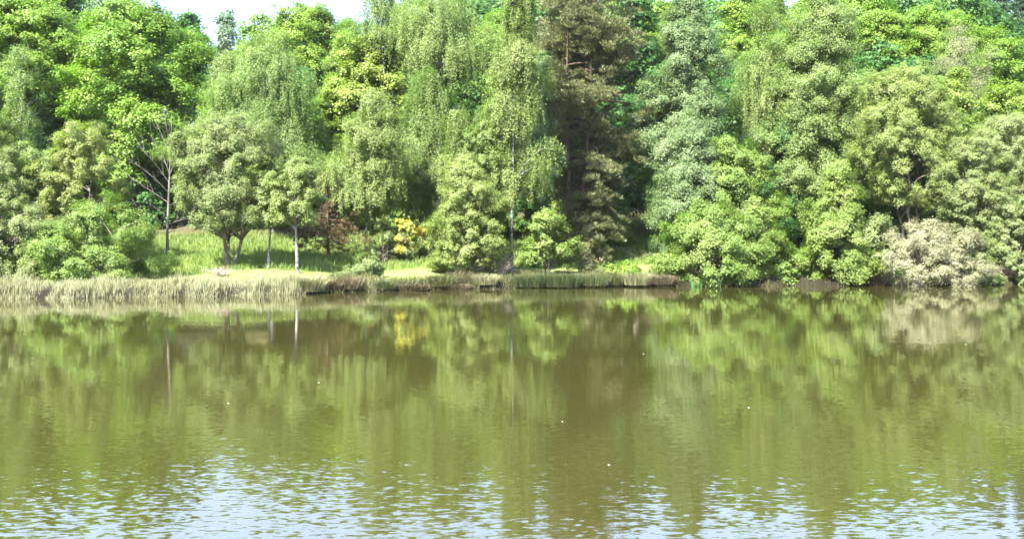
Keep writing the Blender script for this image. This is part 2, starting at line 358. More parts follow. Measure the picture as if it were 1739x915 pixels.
P_('hazel_bush', 'small bright green bush at the foot of the dark pine', 'bush', 'alder', 930, 75.6, 360, 84, 450, stems=4, mat='alder', tint_shift=.05)
# pine and the right half
P_('pine_tree', 'great dark brownish pine with bare reddish trunks and drooping lower boughs', 'tree', 'pine', 972, 85, -60, 240, 325, trunk_r=.40, stems=2, cx=1000, ragged=.5, open_=.45, back=2.2)
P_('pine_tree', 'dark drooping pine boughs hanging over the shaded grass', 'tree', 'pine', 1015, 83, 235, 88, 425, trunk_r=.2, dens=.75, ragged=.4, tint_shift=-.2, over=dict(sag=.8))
P_('wood_tree', 'dark green tree top just right of the pine tip', 'tree', 'wood', 1080, 118, -20, 70, 200)
P_('oak_tree', 'light green oak in the notch between pine and grey birch', 'tree', 'lime', 1122, 124, 2, 95, 240, mat='maple', tint_shift=.15)
P_('birch_tree', 'tall grey green poplar with ragged crown right of the pine', 'tree', 'aspen', 1168, 86, -25, 165, 390, trunk_r=.2, ragged=.34, open_=.2)
P_('aspen_tree', 'low spreading pale leaved poplar filling below the grey green poplar', 'tree', 'aspen', 1178, 82, 195, 140, 420, trunk_r=.17, open_=.25, dens=1.05)
P_('maple_tree', 'bright maple top behind the gap beside the grey green poplar', 'tree', 'maple', 1268, 118, -8, 130, 240, tint_shift=.12)
P_('aspen_tree', 'tall loose poplar with thin pale limbs and yellowish sprays', 'tree', 'aspen', 1392, 90, -30, 215, 330, trunk_r=.2, mat='birch', ragged=.35, open_=.3)
P_('aspen_tree', 'yellowish birch beside the tall loose poplar', 'tree', 'birch', 1298, 92, 0, 120, 330, trunk_r=.15, mat='birch')
P_('alder_tree', 'shadowy alder with dark leaning trunk in the middle of the right wood', 'tree', 'aspen', 1345, 91, 165, 170, 390, trunk_r=.17, mat='maple_dark', open_=.3)  # dark gap among the crowns painted with darker leaves
P_('alder_tree', 'green alder rising behind the waterside bush of dark stems', 'tree', 'alder', 1255, 81, 235, 135, 420, stems=2, tint_shift=-.02, mat='alder')
P_('alder_bush', 'broad pale alder bush with dark stems leaning over the water', 'bush', 'alder', 1205, 76.7, 350, 180, 481, stems=4, tint_shift=.15, mat='alder')
P_('alder_bush', 'darker leafy bush beside the pale alder bush at the water', 'bush', 'alder', 1280, 77.2, 340, 100, 466, stems=3, mat='alder')
P_('alder_bush', 'pointed bright green bush standing at the water before dark shade', 'bush', 'alder', 1422, 77.3, 285, 150, 481, stems=4, tint_shift=.04, over=dict(pf='cone'))
P_('alder_bush', 'leafy skirt of greenery right of the pointed bush', 'bush', 'alder', 1478, 77.9, 375, 110, 484, stems=3, mat='sallow')
P_('willow_tree', 'rounded yellowish willow above the dark hollow on the right', 'tree', 'willow', 1545, 84, 118, 175, 345, mat='willow_gold', stems=3, trunk_r=.22, dens=.95, cx=1538)
P_('alder_tree', 'deep green tree in the hollow under the rounded yellowish willow', 'tree', 'aspen', 1565, 87, 225, 150, 420, mat='maple_dark', trunk_r=.16)  # dark leaf colour stands in for the hollow's shade
P_('sallow_bush', 'dusty beige seeding sallow bush dipping to the water', 'bush', 'bloom', 1572, 77.6, 378, 205, 489, stems=6, dens=1.0)
P_('sallow_bush', 'beige green bush joined to the seeding sallow beside the dark bank', 'bush', 'bloom', 1645, 78.3, 400, 95, 485, stems=4, mat='sallow')
P_('willow_tree', 'grey green willow with two rounded heads beside the seeding sallow', 'tree', 'willow', 1655, 81, 235, 120, 430, stems=3, mat='sallow')
P_('willow_tree', 'low leafy willow at the right edge above the twiggy bank', 'tree', 'sallow', 1722, 79, 340, 95, 482, stems=3, mat='sallow')
P_('willow_tree', 'dusty grey willow crown at the right edge below the yellow oak', 'tree', 'willow', 1712, 88, 192, 150, 380, stems=2, mat='sallow', tint_shift=.1)
P_('oak_tree', 'yellow green oak at the right edge above the dusty willow', 'tree', 'lime', 1712, 99, 150, 145, 330, mat='lime')
P_('oak_tree', 'golden green oak tucked behind the rounded yellowish willow', 'tree', 'lime', 1612, 96, 118, 110, 320, mat='lime', tint_shift=-.1)
P_('maple_tree', 'large rounded bright maple under the far dark spruces', 'tree', 'maple', 1600, 124, 8, 190, 250, tint_shift=.08)
P_('maple_tree', 'bright maple beside the tall loose poplar under the hazy conifers', 'tree', 'maple', 1500, 120, 18, 130, 250, tint_shift=.08)
P_('maple_tree', 'green maple on the slope below the dark spruces at the right', 'tree', 'maple', 1705, 118, 70, 130, 280, tint_shift=.02)
P_('birch_tree', 'sparse pale pinkish birch with white trunk before the rounded maple', 'tree', 'pale', 1632, 105, 42, 88, 190, trunk_r=.15, dens=1.1)
for px, D, top, w, sp, mt, lab in [(1815, 81, 330, 130, 'sallow', 'sallow', 'grey green waterside bush just past the right edge of the twiggy bank'), (1905, 82, 300, 150, 'alder', 'alder', 'second waterside bush past the right edge'),
                                   (1860, 92, 130, 190, 'willow', 'willow', 'tall willow past the right edge behind the waterside bushes'), (2010, 90, 160, 180, 'willow', 'sallow', 'last willow beyond the right edge'),
                                   (-95, 66, 330, 160, 'sallow', 'sallow', 'waterside bush just past the left edge of the reeds'), (-70, 78, 150, 170, 'willow', 'willow', 'tall willow past the left edge behind the waterside bush'), (-220, 74, 240, 190, 'alder', 'alder', 'last bush beyond the left edge')]:
    P_('willow_bush' if sp != 'willow' else 'willow_tree', lab, 'bush' if sp != 'willow' else 'tree', sp, px, D, top, w, 470 if sp != 'willow' else 380, stems=3, mat=mt, dens=.8)
for px, D, top, w, lab in [(1700, 185, -60, 95, 'dark spruce on the far slope with the widest skirt'), (1742, 180, -90, 95, 'dark spruce at the top right corner'),
                           (1662, 200, -50, 80, 'narrow dark spruce next to the rounded maple'), (1680, 172, 5, 60, 'short dark spruce in front of the wide skirted spruce'), (1722, 170, 15, 60, 'short dark spruce low before the corner spruce'), (1790, 178, -20, 90, 'dark spruce just past the right edge')]:
    P_('spruce_tree', lab, 'tree', 'spruce', px, D, top, w, 190, trunk_r=.3, dens=1.6, group='spruces on the far slope')
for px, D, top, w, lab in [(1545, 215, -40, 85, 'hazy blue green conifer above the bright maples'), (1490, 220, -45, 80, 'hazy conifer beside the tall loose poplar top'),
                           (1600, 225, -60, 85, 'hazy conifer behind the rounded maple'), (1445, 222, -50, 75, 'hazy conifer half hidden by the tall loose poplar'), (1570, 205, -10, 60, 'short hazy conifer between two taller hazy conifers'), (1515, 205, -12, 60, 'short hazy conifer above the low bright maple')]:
    P_('spruce_tree', lab, 'tree', 'spruce', px, D, top, w, 150, trunk_r=.3, dens=1.6, group='hazy conifers on the skyline', mat='far')  # spruces recoloured paler and bluer to paint in haze

# ------------------------------------------------------------------ the wood behind: copies of a few templates
def skyline(px):
    return np.interp(px, [-400, 0, 250, 285, 300, 370, 410, 440, 480, 575, 600, 1080, 1110, 1160, 1190, 1420, 1480, 1640, 1690, 1739, 2100], [-35, -35, -30, 10, 50, 75, 60, 35, 12, 0, -60, -60, -12, -8, -60, -60, -60, -45, 10, 40, 40])
rng = np.random.default_rng(66)
tmpl = []
for k, (sp, hh, rr) in enumerate([('wood', 20, 5.2), ('wood', 17, 4.6), ('maple', 18, 5.0), ('aspen', 19, 4.0)]):
    tm, cm, m = grow(hh, hh*.18, rr, sp, dens=.9, over=dict(mat='wood')); TOTAL += m
    tmpl.append((tm, cm, hh, sp))
first = {}
def wood_tree(k, x, y, ht, label, group):
    tm, cm, hh, sp = tmpl[k]
    g = gz(x, y); s = ht/hh
    if k not in first:
        o = empty('wood_tree', (x, y, g)); tm.materials.append(M['bark']); cm.materials.append(M[['maple_dark', 'maple_dark', 'maple', 'alder'][k]])
        for nm, me in (('trunk', tm), ('crown', cm)):
            c = bpy.data.objects.new(nm, me); COL.objects.link(c); c.parent = o
        o.scale = (s, s, s); o.rotation_euler = (0, 0, rng.uniform(0, 6.28)); tag(o, label, 'tree', group); first[k] = o
        return o
    return dup(first[k], (x, y, g), rng.uniform(0, 6.28), s, label, group)
for D, step, dr in [(103, 95, 165), (116, 95, 80), (134, 80, 25), (156, 80, 0)]:
    half = 1250 if D < 140 else 1150
    for px in np.arange(-half, half+1, step):
        p = CX+px+rng.uniform(-30, 30); d = D+rng.uniform(-4, 4)
        if 1055 < p < 1115 and D < 110: continue
        tp = skyline(p)+dr+rng.uniform(0, 60); x = (p-CX)/F*d
        ht = H+(HY-tp)/F*d-gz(x, d)
        if ht < 5: continue
        wood_tree(int(rng.integers(0, 4)), x, d, ht, 'leafy tree standing deep in the wood behind the front trees', 'trees deep in the wood')
rng = np.random.default_rng(143)
# understorey shrubs at the wood's edge
sh_t = []
for k in range(3):
    tm, cm, m = grow(4.2, .25, 2.3, 'shrub', stems=3); TOTAL += m
    o = empty('undergrowth_shrub', (0, 0, 0)); sh_t.append(o)
    link('trunk', tm, M['bark'], o); link('crown', cm, M['maple_dark' if k else 'alder'], o)
used = set()
for px in np.arange(-250, 2010, 62):
    p = px+rng.uniform(-20, 20); d = rng.uniform(92, 99)
    if 1050 < p < 1115 or 255 < p < 500: continue
    k = int(rng.integers(0, 3)); x = (p-CX)/F*d; sc = rng.uniform(.7, 1.15)
    lab, grp = 'green undergrowth shrub in the shade at the edge of the wood', 'undergrowth shrubs at the edge of the wood'
    if k not in used:
        used.add(k); o = sh_t[k]; o.location = (x, d, gz(x, d)); o.scale = (sc,)*3; tag(o, lab, 'shrub', grp)
    else: dup(sh_t[k], (x, d, gz(x, d)), rng.uniform(0, 6.28), sc, lab, grp)
for k in set(range(3))-used: tag(sh_t[k], 'green undergrowth shrub in the shade at the edge of the wood', 'shrub', 'undergrowth shrubs at the edge of the wood'); sh_t[k].location = (30, 95, gz(30, 95))

# ------------------------------------------------------------------ dead tree, twiggy shrub, broom, small bushes
def dead_tree():
    D = 78.; x = (285-CX)/F*D; g = gz(x, D)
    o = tag(empty('dead_tree', (x, D, g)), 'bare grey dead tree with upswept branches standing on the grass bank', 'tree')
    def L(px, py, dy=0): return at(px, py, D)-np.array([x, D, g])+[0, dy, 0]
    tb = Tubes()
    tr = np.array([L(285, 436), L(284, 400), L(286, 350), L(288, 300), L(290, 250), L(292, 190)])
    tb.add(tr, [.15, .095, .08, .06, .036, .010], 8)
    br = Tubes()
    for (a, c, b) in [((285, 385), (262, 372), (224, 345)), ((286, 368), (262, 350), (228, 322)), ((287, 345), (262, 330), (214, 300)), ((288, 330), (268, 300), (222, 268)),
                      ((288, 312), (272, 285), (238, 248)), ((289, 300), (276, 262), (250, 240)), ((289, 285), (282, 240), (262, 212)), ((287, 350), (310, 335), (330, 300)),
                      ((288, 325), (306, 305), (318, 262)), ((289, 295), (302, 262), (310, 225)), ((290, 262), (284, 225), (278, 196)), ((286, 380), (305, 376), (322, 362)), ((285, 395), (300, 392), (312, 388))]:
        dy = rng.uniform(-1.1, 1.1)
        p = bez(L(*a), L(*c, dy*.5), L(*b, dy), 9); br.add(p, np.linspace(.025, .006, 9), 5)
        for k in range(14):
            i = rng.integers(2, 9); q = p[i]; d = norm(p[min(i+1, 8)]-p[i-1])
            e = q+(d*rng.uniform(.4, .9)+rng.normal(0, .32, 3)+[0, 0, .22])*rng.uniform(.5, 1.2)
            br.add(bez(q, (q+e)/2+rng.normal(0, .06, 3), e, 4), np.linspace(.010, .004, 4), 4)
    link('trunk', tb.mesh('trunk'), M['dead'], o); link('branches', br.mesh('branches'), M['dead'], o)
rng = np.random.default_rng(87)
dead_tree()
def twiggy(px, D, w, h, label, n=60, mat='twig'):
    x = (px-CX)/F*D; g = gz(x, D)
    o = tag(empty('twiggy_shrub', (x, D, g)), label, 'shrub')
    st, tw = Tubes(), Tubes()
    for k in range(n):
        a = rng.uniform(0, 6.28); r = w*rng.uniform(.2, 1); e = np.array([np.cos(a)*r, np.sin(a)*r, h*rng.uniform(.35, 1)*(1-.4*(r/w)**2)])
        p = bez(np.array([np.cos(a)*.1, np.sin(a)*.1, -.1]), np.array([e[0]*.4, e[1]*.4, e[2]*1.0]), e, 7)
        st.add(p, np.linspace(.022, .008, 7), 4)
        for j in range(5):
            q = p[rng.integers(2, 7)]; tw.add(np.array([q, q+rng.normal(0, .14*w, 3)+[0, 0, .02]]), [.010, .005], 4)
    st.V += tw.V; st.Q += [q_+st.n for q_ in tw.Q]; link('branches', st.mesh('branches'), M[mat], o)
twiggy(852, 74.3, 1.1, 1.55, 'bare grey twiggy shrub at the foot of the long white trunk')
twiggy(1712, 78.4, 1.5, .9, 'tangle of bare grey twigs on the bank at the right edge', 80)
twiggy(372, 68.2, 1.2, .55, 'small heap of pale dead twigs beside the forked willow', 40)
P_('broom_bush', 'grey green broom bush with a few yellow flowers', 'bush', 'broom', 652, 80, 372, 56, 440, stems=5)
def broom(px, D, top, w, bot, label):
    o = P_('broom_bush', label, 'bush', 'broom', px, D, top, w, bot, stems=5)
    x = (px-CX)/F*D; g = gz(x, D); Ht = H+(HY-top)/F*D-g; R = w/F*D/2
    _, fm, _ = grow(Ht*1.02, .8, R*.95, 'broom', stems=2, over=dict(den=9, nl=170, L=.085, W=.07, rc=.42))
    link('flowers', fm, M['flower'], o)
broom(691, 80, 372, 46, 436, 'broom bush in full yellow flower on the grass bank')
broom(716, 82, 388, 30, 430, 'smaller broom with scattered yellow flowers beside the flowering one')
P_('broom_bush', 'pale green broom without flowers between the flowering broom and round willow', 'bush', 'broom', 742, 80.5, 398, 44, 440, stems=4)
P_('broom_bush', 'pale leafy broom behind the long white trunk base', 'bush', 'broom', 668, 82, 368, 40, 430, stems=4)
P_('low_bush', 'low dark green bush drooping over the bank edge past the reeds', 'bush', 'sallow', 622, 71.3, 436, 70, 482, stems=5, mat='sallow', tint_shift=-.05)
P_('low_bush', 'small leafy seedling bush at the dark shore under the alder', 'bush', 'alder', 1322, 76.9, 456, 44, 482, stems=3, mat='alder', tint_shift=.1)
P_('low_bush', 'shaded low bush between the pale alder bush and the pointed bush', 'bush', 'alder', 1342, 77.0, 432, 95, 484, stems=4, mat='alder', tint_shift=-.25)  # lowered tint paints the bank's shade into its leaves
P_('low_bush', 'low bright weeds in front of the pine shadow', 'bush', 'alder', 1060, 76.2, 448, 70, 470, stems=4, mat='maple', tint_shift=.2)
P_('low_bush', 'brownish heather clump before the dark pine trunk', 'bush', 'broom', 985, 77.5, 405, 62, 455, stems=4, mat='needle', tint_shift=.15)
P_('low_bush', 'small green bush in the glade behind the pine shadow', 'bush', 'alder', 1048, 90, 372, 50, 412, stems=4, mat='alder')

# ------------------------------------------------------------------ blades: reeds, sedges, grass
def blades(name, X, Y, hgt, wid, lean, tint, base=None, seg=2, out=None):
    n = len(X); Z = ground_z(X, Y)-.05 if base is None else base
    B0 = np.stack([X, Y, Z], 1)
    a = rng.uniform(0, 2*np.pi, n)
    ld = np.stack([np.cos(a), np.sin(a), 0*a], 1)*(lean*rng.uniform(.2, 1, n)*hgt)[:, None]
    if out is not None: ld = ld*.4+out*(lean*hgt*rng.uniform(.3, 1.1, n))[:, None]
    s = rng.uniform(0, 2*np.pi, n); sd = np.stack([np.cos(s), np.sin(s), 0*s], 1)*(wid/2)[:, None]
    up = np.array([0, 0, 1.])
    Mid = B0+ld*.35+up*(hgt*.6)[:, None]; Tip = B0+ld+up*(hgt*np.sqrt(np.clip(1-lean*lean*.6, .2, 1)))[:, None]
    V = np.stack([B0-sd, B0+sd, Mid+sd*.8, Mid-sd*.8, Tip], 1).reshape(-1, 3)
    i = np.arange(n)[:, None]*5
    q = i+np.array([[0, 1, 2, 3]]); t = i+np.array([[3, 2, 4]])
    return mesh_from(name, V, q, t, tint=np.concatenate([tint, tint]))
def along(x0, x1, n, s0, s1):
    X = rng.uniform(x0, x1, n); return X, shore(X)+rng.uniform(s0, s1, n)
rng = np.random.default_rng(108)
# pale reed bed along the left shore
X, Y = along(-75, -11.0, 60000, -.35, 2.3)
patch = .5+.5*np.sin(X*1.3+.7*np.sin(X*.6))
hh = (.40+.14*np.sin(X*.9)*np.sin(X*2.3+1)+.15*patch)*rng.uniform(.55, 1.15, len(X))
edge = .15+.45*np.sin(X*1.9+1.3*np.sin(X*.7))+.3*np.sin(X*5.3)
k = (Y-shore(X) > edge-.55) | (rng.uniform(size=len(X)) < .2); X, Y, hh = X[k], Y[k], hh[k]
hh *= np.clip(1+.35*np.sin(X*3.7+Y*2.1)*np.sin(X*1.3-Y*4), .5, 1.5)
low = rng.uniform(size=len(X)) < .3; hh = np.where(low, hh*.45, hh)
tn = np.clip(.58+.14*np.sin(X*.8+2)+rng.normal(0, .16, len(X))-.40*low, 0, 1)
tag(link('reed_bed', blades('reed_bed', X, Y, hh, rng.uniform(.014, .03, len(X)), .34+0*X, tn, base=np.maximum(ground_z(X, Y), -.1)-.05), M['reed']),
    'bed of pale dry green reeds along the left shore', 'reeds', kind='stuff')
# sedge fringe on the rest of the shore
X, Y = along(-11.2, 60, 46000, -.2, 1.7)
k = (X < 11) | (rng.uniform(size=len(X)) < .55); X, Y = X[k], Y[k]
dens = .5+.5*np.sin(X*1.1+1.2*np.sin(X*.37)); k = rng.uniform(size=len(X)) < .35+.65*dens; X, Y = X[k], Y[k]
hh = (.29+.33*dens[k])*np.where(X > 11, .7, 1)*rng.uniform(.5, 1.2, len(X)); 
tn = np.clip(.35+.3*np.sin(X*.55)-.25*(X > 11)+rng.normal(0, .18, len(X)), 0, 1)  # right-hand blades darkened: shade under the bushes put into the tint
tag(link('sedge_fringe', blades('sedge_fringe', X, Y, hh, rng.uniform(.02, .04, len(X)), .45+0*X, tn), M['sedge']),
    'fringe of mixed green and brown sedge along the middle and right shore', 'sedge', kind='stuff')
def tussock(px, sin_, r, h, n, mat, label, lean=.7, name='sedge_tussock', cat='tussock', tint=.5, wid=(.02, .04)):
    d = 6840/(484-395); 
    for _ in range(4): x = (px-CX)/F*d; d = float(shore(x))+sin_
    g = gz(x, d)
    a = rng.uniform(0, 6.28, n); q = np.sqrt(rng.uniform(size=n))*r*.9
    X = np.cos(a)*q; Y = np.sin(a)*q
    o = np.stack([np.cos(a), np.sin(a), -.15+0*a], 1)
    me = blades(name, X, Y, h*rng.uniform(.5, 1.1, n), rng.uniform(*wid, n), lean+0*X, np.clip(tint+rng.normal(0, .2, n), 0, 1), base=-.06+0*X, out=o*(.4+q/r)[:, None])
    ob = link(name, me, M[mat]); ob.location = (x, d, g); tag(ob, label, cat)
tussock(528, .25, .9, 1.15, 1500, 'reed', 'splayed pale tussock at the right end of the reed bed', .7)
tussock(566, .3, .7, .7, 700, 'sedge_brown', 'rusty brown tussock between the reed bed and low bush', .6)
tussock(595, .3, .8, .85, 800, 'sedge_brown', 'straw coloured sedge mound left of the low bush', .5, tint=.7)
tussock(655, .3, .7, .6, 600, 'sedge_dark', 'dark green tussock just right of the low bush', .5)
tussock(705, .15, .9, .62, 1000, 'sedge_brown', 'flattened heap of dead brown sedge at the waterline', .95, tint=.55)
tussock(752, .35, 1.0, .85, 1000, 'sedge', 'rounded green topped tussock over dead brown stalks', .6, tint=.4)
tussock(778, .1, .7, .6, 700, 'sedge_brown', 'collapsed grey brown sedge with stalks touching the water', 1.0, tint=.8)
tussock(825, .4, .8, .8, 800, 'reed', 'pale grass clump below the bare twiggy shrub', .5, tint=.45)
tussock(905, .2, 1.5, .85, 2400, 'sedge_dark', 'dark sedge clump at the water below the small bright bush', .45)
tussock(950, .2, 1.6, .95, 2600, 'sedge_dark', 'wide dark sedge clump below the heather', .4, tint=.4)
tussock(1005, .25, 1.4, .8, 2000, 'sedge_dark', 'dark sedge clump streaked with straw beneath the pine shadow', .4, tint=.7)
tussock(1040, .25, .8, .95, 900, 'sedge', 'mixed green sedge clump next to the pale grass tuft', .4)
tussock(1082, .25, 1.0, .95, 1300, 'reed', 'pale grass tuft on the bank left of the pale alder bush', .45, tint=.5)
tussock(1125, .3, .9, .75, 900, 'sedge_brown', 'reddish brown sedge at the foot of the pale alder bush', .6, tint=.4)
tussock(1183, -.1, .35, .75, 60, 'iris', 'upright green iris leaves in the water under the alder', .25, 'iris_clump', 'plant', .45, (.05, .08))
tussock(1218, -.1, .4, .85, 55, 'iris', 'yellowish iris clump with bent leaves in the water', .55, 'iris_clump', 'plant', .9, (.05, .08))
tussock(1490, .1, .6, .8, 500, 'sedge_brown', 'thin straw stems left of the seeding sallow', .4, tint=.7)
rng = np.random.default_rng(136)
# grass on the bank
n = 95000
X = rng.uniform(-34, 26, n); s = 1.2+rng.uniform(0, 1, n)**1.15*26; Y = shore(X)+s
k = ~((s > 3.4) & (s < 7.4) & (rng.uniform(size=n) < .62)); X, Y, s = X[k], Y[k], s[k]
clump = .5+.5*np.sin(X*1.9+np.sin(Y*1.3)*2)*np.sin(Y*2.1+X*.3)
hh = np.where(s < 7.4, .16, .34+.28*clump)*rng.uniform(.5, 1.2, len(X))
tag(link('grass', blades('grass', X, Y, hh, rng.uniform(.025, .05, len(X)), .5+0*X, np.clip(.30+.36*clump+.12*np.sin(X*.7+Y*.9)+rng.normal(0, .24, len(X)), 0, 1)), M['grass']),
    'long green meadow grass on the bank under the trees', 'grass', kind='stuff')

# ------------------------------------------------------------------ ground, water
def axis_(segs):
    v = [np.arange(a, b, st) for a, b, st in segs]; return np.concatenate(v+[[segs[-1][1]]])
gx = axis_([(-600, -160, 40), (-160, -48, 4), (-48, 52, .6), (52, 160, 4), (160, 600, 40)])
gy = axis_([(-200, -20, 20), (-20, -2, 2), (-2, 6, .4), (6, 56, 5), (56, 84, .3), (84, 120, 1.5), (120, 300, 6), (300, 900, 50)])
GX, GY = np.meshgrid(gx, gy); GZ = ground_z(GX, GY)
nx, ny = len(gx), len(gy)
i = np.arange(ny-1)[:, None]*nx+np.arange(nx-1)[None]
q = np.stack([i, i+1, i+nx+1, i+nx], -1).reshape(-1, 4)
me = mesh_from('ground', np.stack([GX, GY, GZ], -1).reshape(-1, 3), q, smooth=True)
a = me.attributes.new('inland', 'FLOAT', 'POINT'); a.data.foreach_set('value', sval(GX, GY).ravel().astype(np.float32))
m, nt, out = new_mat('meadow_ground')
at_ = N(nt, 'ShaderNodeAttribute', attribute_name='inland'); geo = N(nt, 'ShaderNodeNewGeometry')
n1 = N(nt, 'ShaderNodeTexNoise'); n1.inputs['Scale'].default_value = .55; n1.inputs['Detail'].default_value = 5
n2 = N(nt, 'ShaderNodeTexNoise'); n2.inputs['Scale'].default_value = 5; n2.inputs['Detail'].default_value = 6
for nn in (n1, n2): nt.links.new(geo.outputs['Position'], nn.inputs[0])
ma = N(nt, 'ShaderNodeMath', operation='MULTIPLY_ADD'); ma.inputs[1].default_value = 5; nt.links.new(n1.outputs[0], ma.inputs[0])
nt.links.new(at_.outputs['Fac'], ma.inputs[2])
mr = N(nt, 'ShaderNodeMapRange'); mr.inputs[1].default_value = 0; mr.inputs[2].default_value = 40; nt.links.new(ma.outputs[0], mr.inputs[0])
c1 = ramp(nt, mr.outputs[0], [(.055, (.010, .008, .005)), (.09, (.02, .02, .01)), (.13, (.10, .135, .028)), (.17, (.15, .16, .06)), (.235, (.15, .17, .055)), (.29, (.10, .15, .022)), (.60, (.095, .13, .025)), (.78, (.06, .055, .025))])  # near-black waterline stops paint in the shade of the undercut bank
mx = N(nt, 'ShaderNodeMix', data_type='RGBA', blend_type='OVERLAY'); mx.inputs[0].default_value = .5
nt.links.new(c1, mx.inputs[6]); nt.links.new(n2.outputs[0], mx.inputs[7])
p = N(nt, 'ShaderNodeBsdfPrincipled'); p.inputs['Roughness'].default_value = .95; p.inputs['Specular IOR Level'].default_value = .15
nt.links.new(mx.outputs[2], p.inputs['Base Color']); nt.links.new(p.outputs[0], out.inputs[0])
tag(link('ground', me, m), kind='structure')
# pale bare patch of earth in the glade
px, D = 1088, 90
a = np.linspace(0, 2*np.pi, 29)[:-1]; rr = 1+.25*np.sin(3*a+1)+.15*np.sin(5*a)
x = (px-CX)/F*D+np.cos(a)*1.9*rr; y = D+np.sin(a)*3.2*rr; x = np.append(x, (px-CX)/F*D); y = np.append(y, D)
V = np.stack([x, y, ground_z(x, y)+.05], 1); i = np.arange(28)
m, nt, out = new_mat('bare_earth'); p = N(nt, 'ShaderNodeBsdfPrincipled'); p.inputs['Roughness'].default_value = .95
n1 = N(nt, 'ShaderNodeTexNoise'); n1.inputs['Scale'].default_value = 3
p_c = ramp(nt, n1.outputs[0], [(.35, (.22, .19, .09)), (.6, (.42, .34, .24))]); nt.links.new(p_c, p.inputs['Base Color']); nt.links.new(p.outputs[0], out.inputs[0])
tag(link('earth_path', mesh_from('earth_path', V, tris=np.stack([i, (i+1) % 28, 0*i+28], 1)), m), kind='structure')

m, nt, out = new_mat('pond_water')
geo = N(nt, 'ShaderNodeNewGeometry')
def wnoise(sx, sy, det, rot=0.):
    mp = N(nt, 'ShaderNodeMapping'); mp.inputs['Scale'].default_value = (sx, sy, 1); mp.inputs['Rotation'].default_value = (0, 0, rot)
    nt.links.new(geo.outputs['Position'], mp.inputs[0])
    n = N(nt, 'ShaderNodeTexNoise', noise_dimensions='2D'); n.inputs['Scale'].default_value = 1; n.inputs['Detail'].default_value = det
    nt.links.new(mp.outputs[0], n.inputs[0]); return n
def vmath(op, a, b=None):
    v = N(nt, 'ShaderNodeVectorMath', operation=op)
    for k, s_ in enumerate((a, b)):
        if s_ is None: continue
        if isinstance(s_, tuple): v.inputs[k].default_value = s_
        else: nt.links.new(s_, v.inputs[k])
    return v.outputs[0]
def amp(near, far, y0, y1):
    sp = N(nt, 'ShaderNodeSeparateXYZ'); nt.links.new(geo.outputs['Position'], sp.inputs[0])
    r = N(nt, 'ShaderNodeMapRange', interpolation_type='SMOOTHSTEP')
    for k, v in ((1, y0), (2, y1), (3, near), (4, far)): r.inputs[k].default_value = v
    nt.links.new(sp.outputs[1], r.inputs[0]); return r.outputs[0]
def scale(v, f):
    s_ = N(nt, 'ShaderNodeVectorMath', operation='SCALE'); nt.links.new(v, s_.inputs[0])
    if isinstance(f, float): s_.inputs['Scale'].default_value = f
    else: nt.links.new(f, s_.inputs['Scale'])
    return s_.outputs[0]
def centred(n): return vmath('SUBTRACT', n.outputs[1], (.5, .5, .5))
gust = wnoise(.05, .16, 2)
gm = N(nt, 'ShaderNodeMapRange'); 
for k, v in ((1, .35), (2, .65), (3, .7), (4, 1.2)): gm.inputs[k].default_value = v
nt.links.new(gust.outputs[0], gm.inputs[0])
w1 = scale(centred(wnoise(6.2, 14.5, 2.0, .12)), amp(.115, .027, 11, 31))
w2 = scale(centred(wnoise(2.1, 5.4, 1.5, -.1)), amp(.06, .009, 11, 32))
w3 = scale(centred(wnoise(.12, .6, 1.0)), .007)
w = scale(vmath('ADD', vmath('ADD', w1, w2), w3), gm.outputs[0])
w = vmath('ADD', w, scale(vmath('ADD', (0., -1., 0.), (0., 0., 0.)), amp(.0112, .002, 11, 34)))      # even tilt towards the near bank, added to raise the sky's reflection
w = vmath('MULTIPLY', w, (.10, 1.0, 0.))
nrm = vmath('NORMALIZE', vmath('ADD', w, (0, 0, 1.)))
p = N(nt, 'ShaderNodeBsdfPrincipled'); p.inputs['Base Color'].default_value = (.028, .0272, .0064, 1); p.inputs['Roughness'].default_value = .02
p.inputs['IOR'].default_value = 1.9
nt.links.new(nrm, p.inputs['Normal']); nt.links.new(p.outputs[0], out.inputs[0])
V = np.array([[-118, .3, 0], [118, .3, 0], [118, 95, 0], [-118, 95, 0.]])
tag(link('water', mesh_from('water', V, np.array([[0, 1, 2, 3]])), m), kind='structure')

# small pale leaves adrift
lm = None
m, nt, out = new_mat('pale_leaf'); p = N(nt, 'ShaderNodeBsdfPrincipled'); p.inputs['Base Color'].default_value = (.75, .74, .66, 1); p.inputs['Roughness'].default_value = .6
nt.links.new(p.outputs[0], out.inputs[0])
u = np.linspace(-1, 1, 7); V = []; 
for uu in u:
    wv = .5*(1-uu*uu)**.6
    for vv in (-1, 0, 1): V.append((uu*.06, vv*wv*.075, .006+.012*uu*uu+.014*abs(vv)))
V = np.array(V); i = (np.arange(6)[:, None]*3+np.arange(2)[None]).ravel()
lme = mesh_from('floating_leaf', V, np.stack([i, i+1, i+4, i+3], 1), smooth=True); lme.materials.append(m)
for px, py in [(1093, 601), (1271, 693), (955, 716), (388, 685), (1640, 585), (1034, 790), (541, 650)]:
    Y = F*H/(py-HY); o = bpy.data.objects.new('floating_leaf', lme); COL.objects.link(o)
    o.location = ((px-CX)/F*Y, Y, .002); o.rotation_euler = (0, 0, rng.uniform(0, 6.28)); o.scale = (rng.uniform(.28, .45),)*3
    tag(o, 'tiny white fleck of leaf floating on the open water', 'floating leaf', 'flecks floating on the pond')

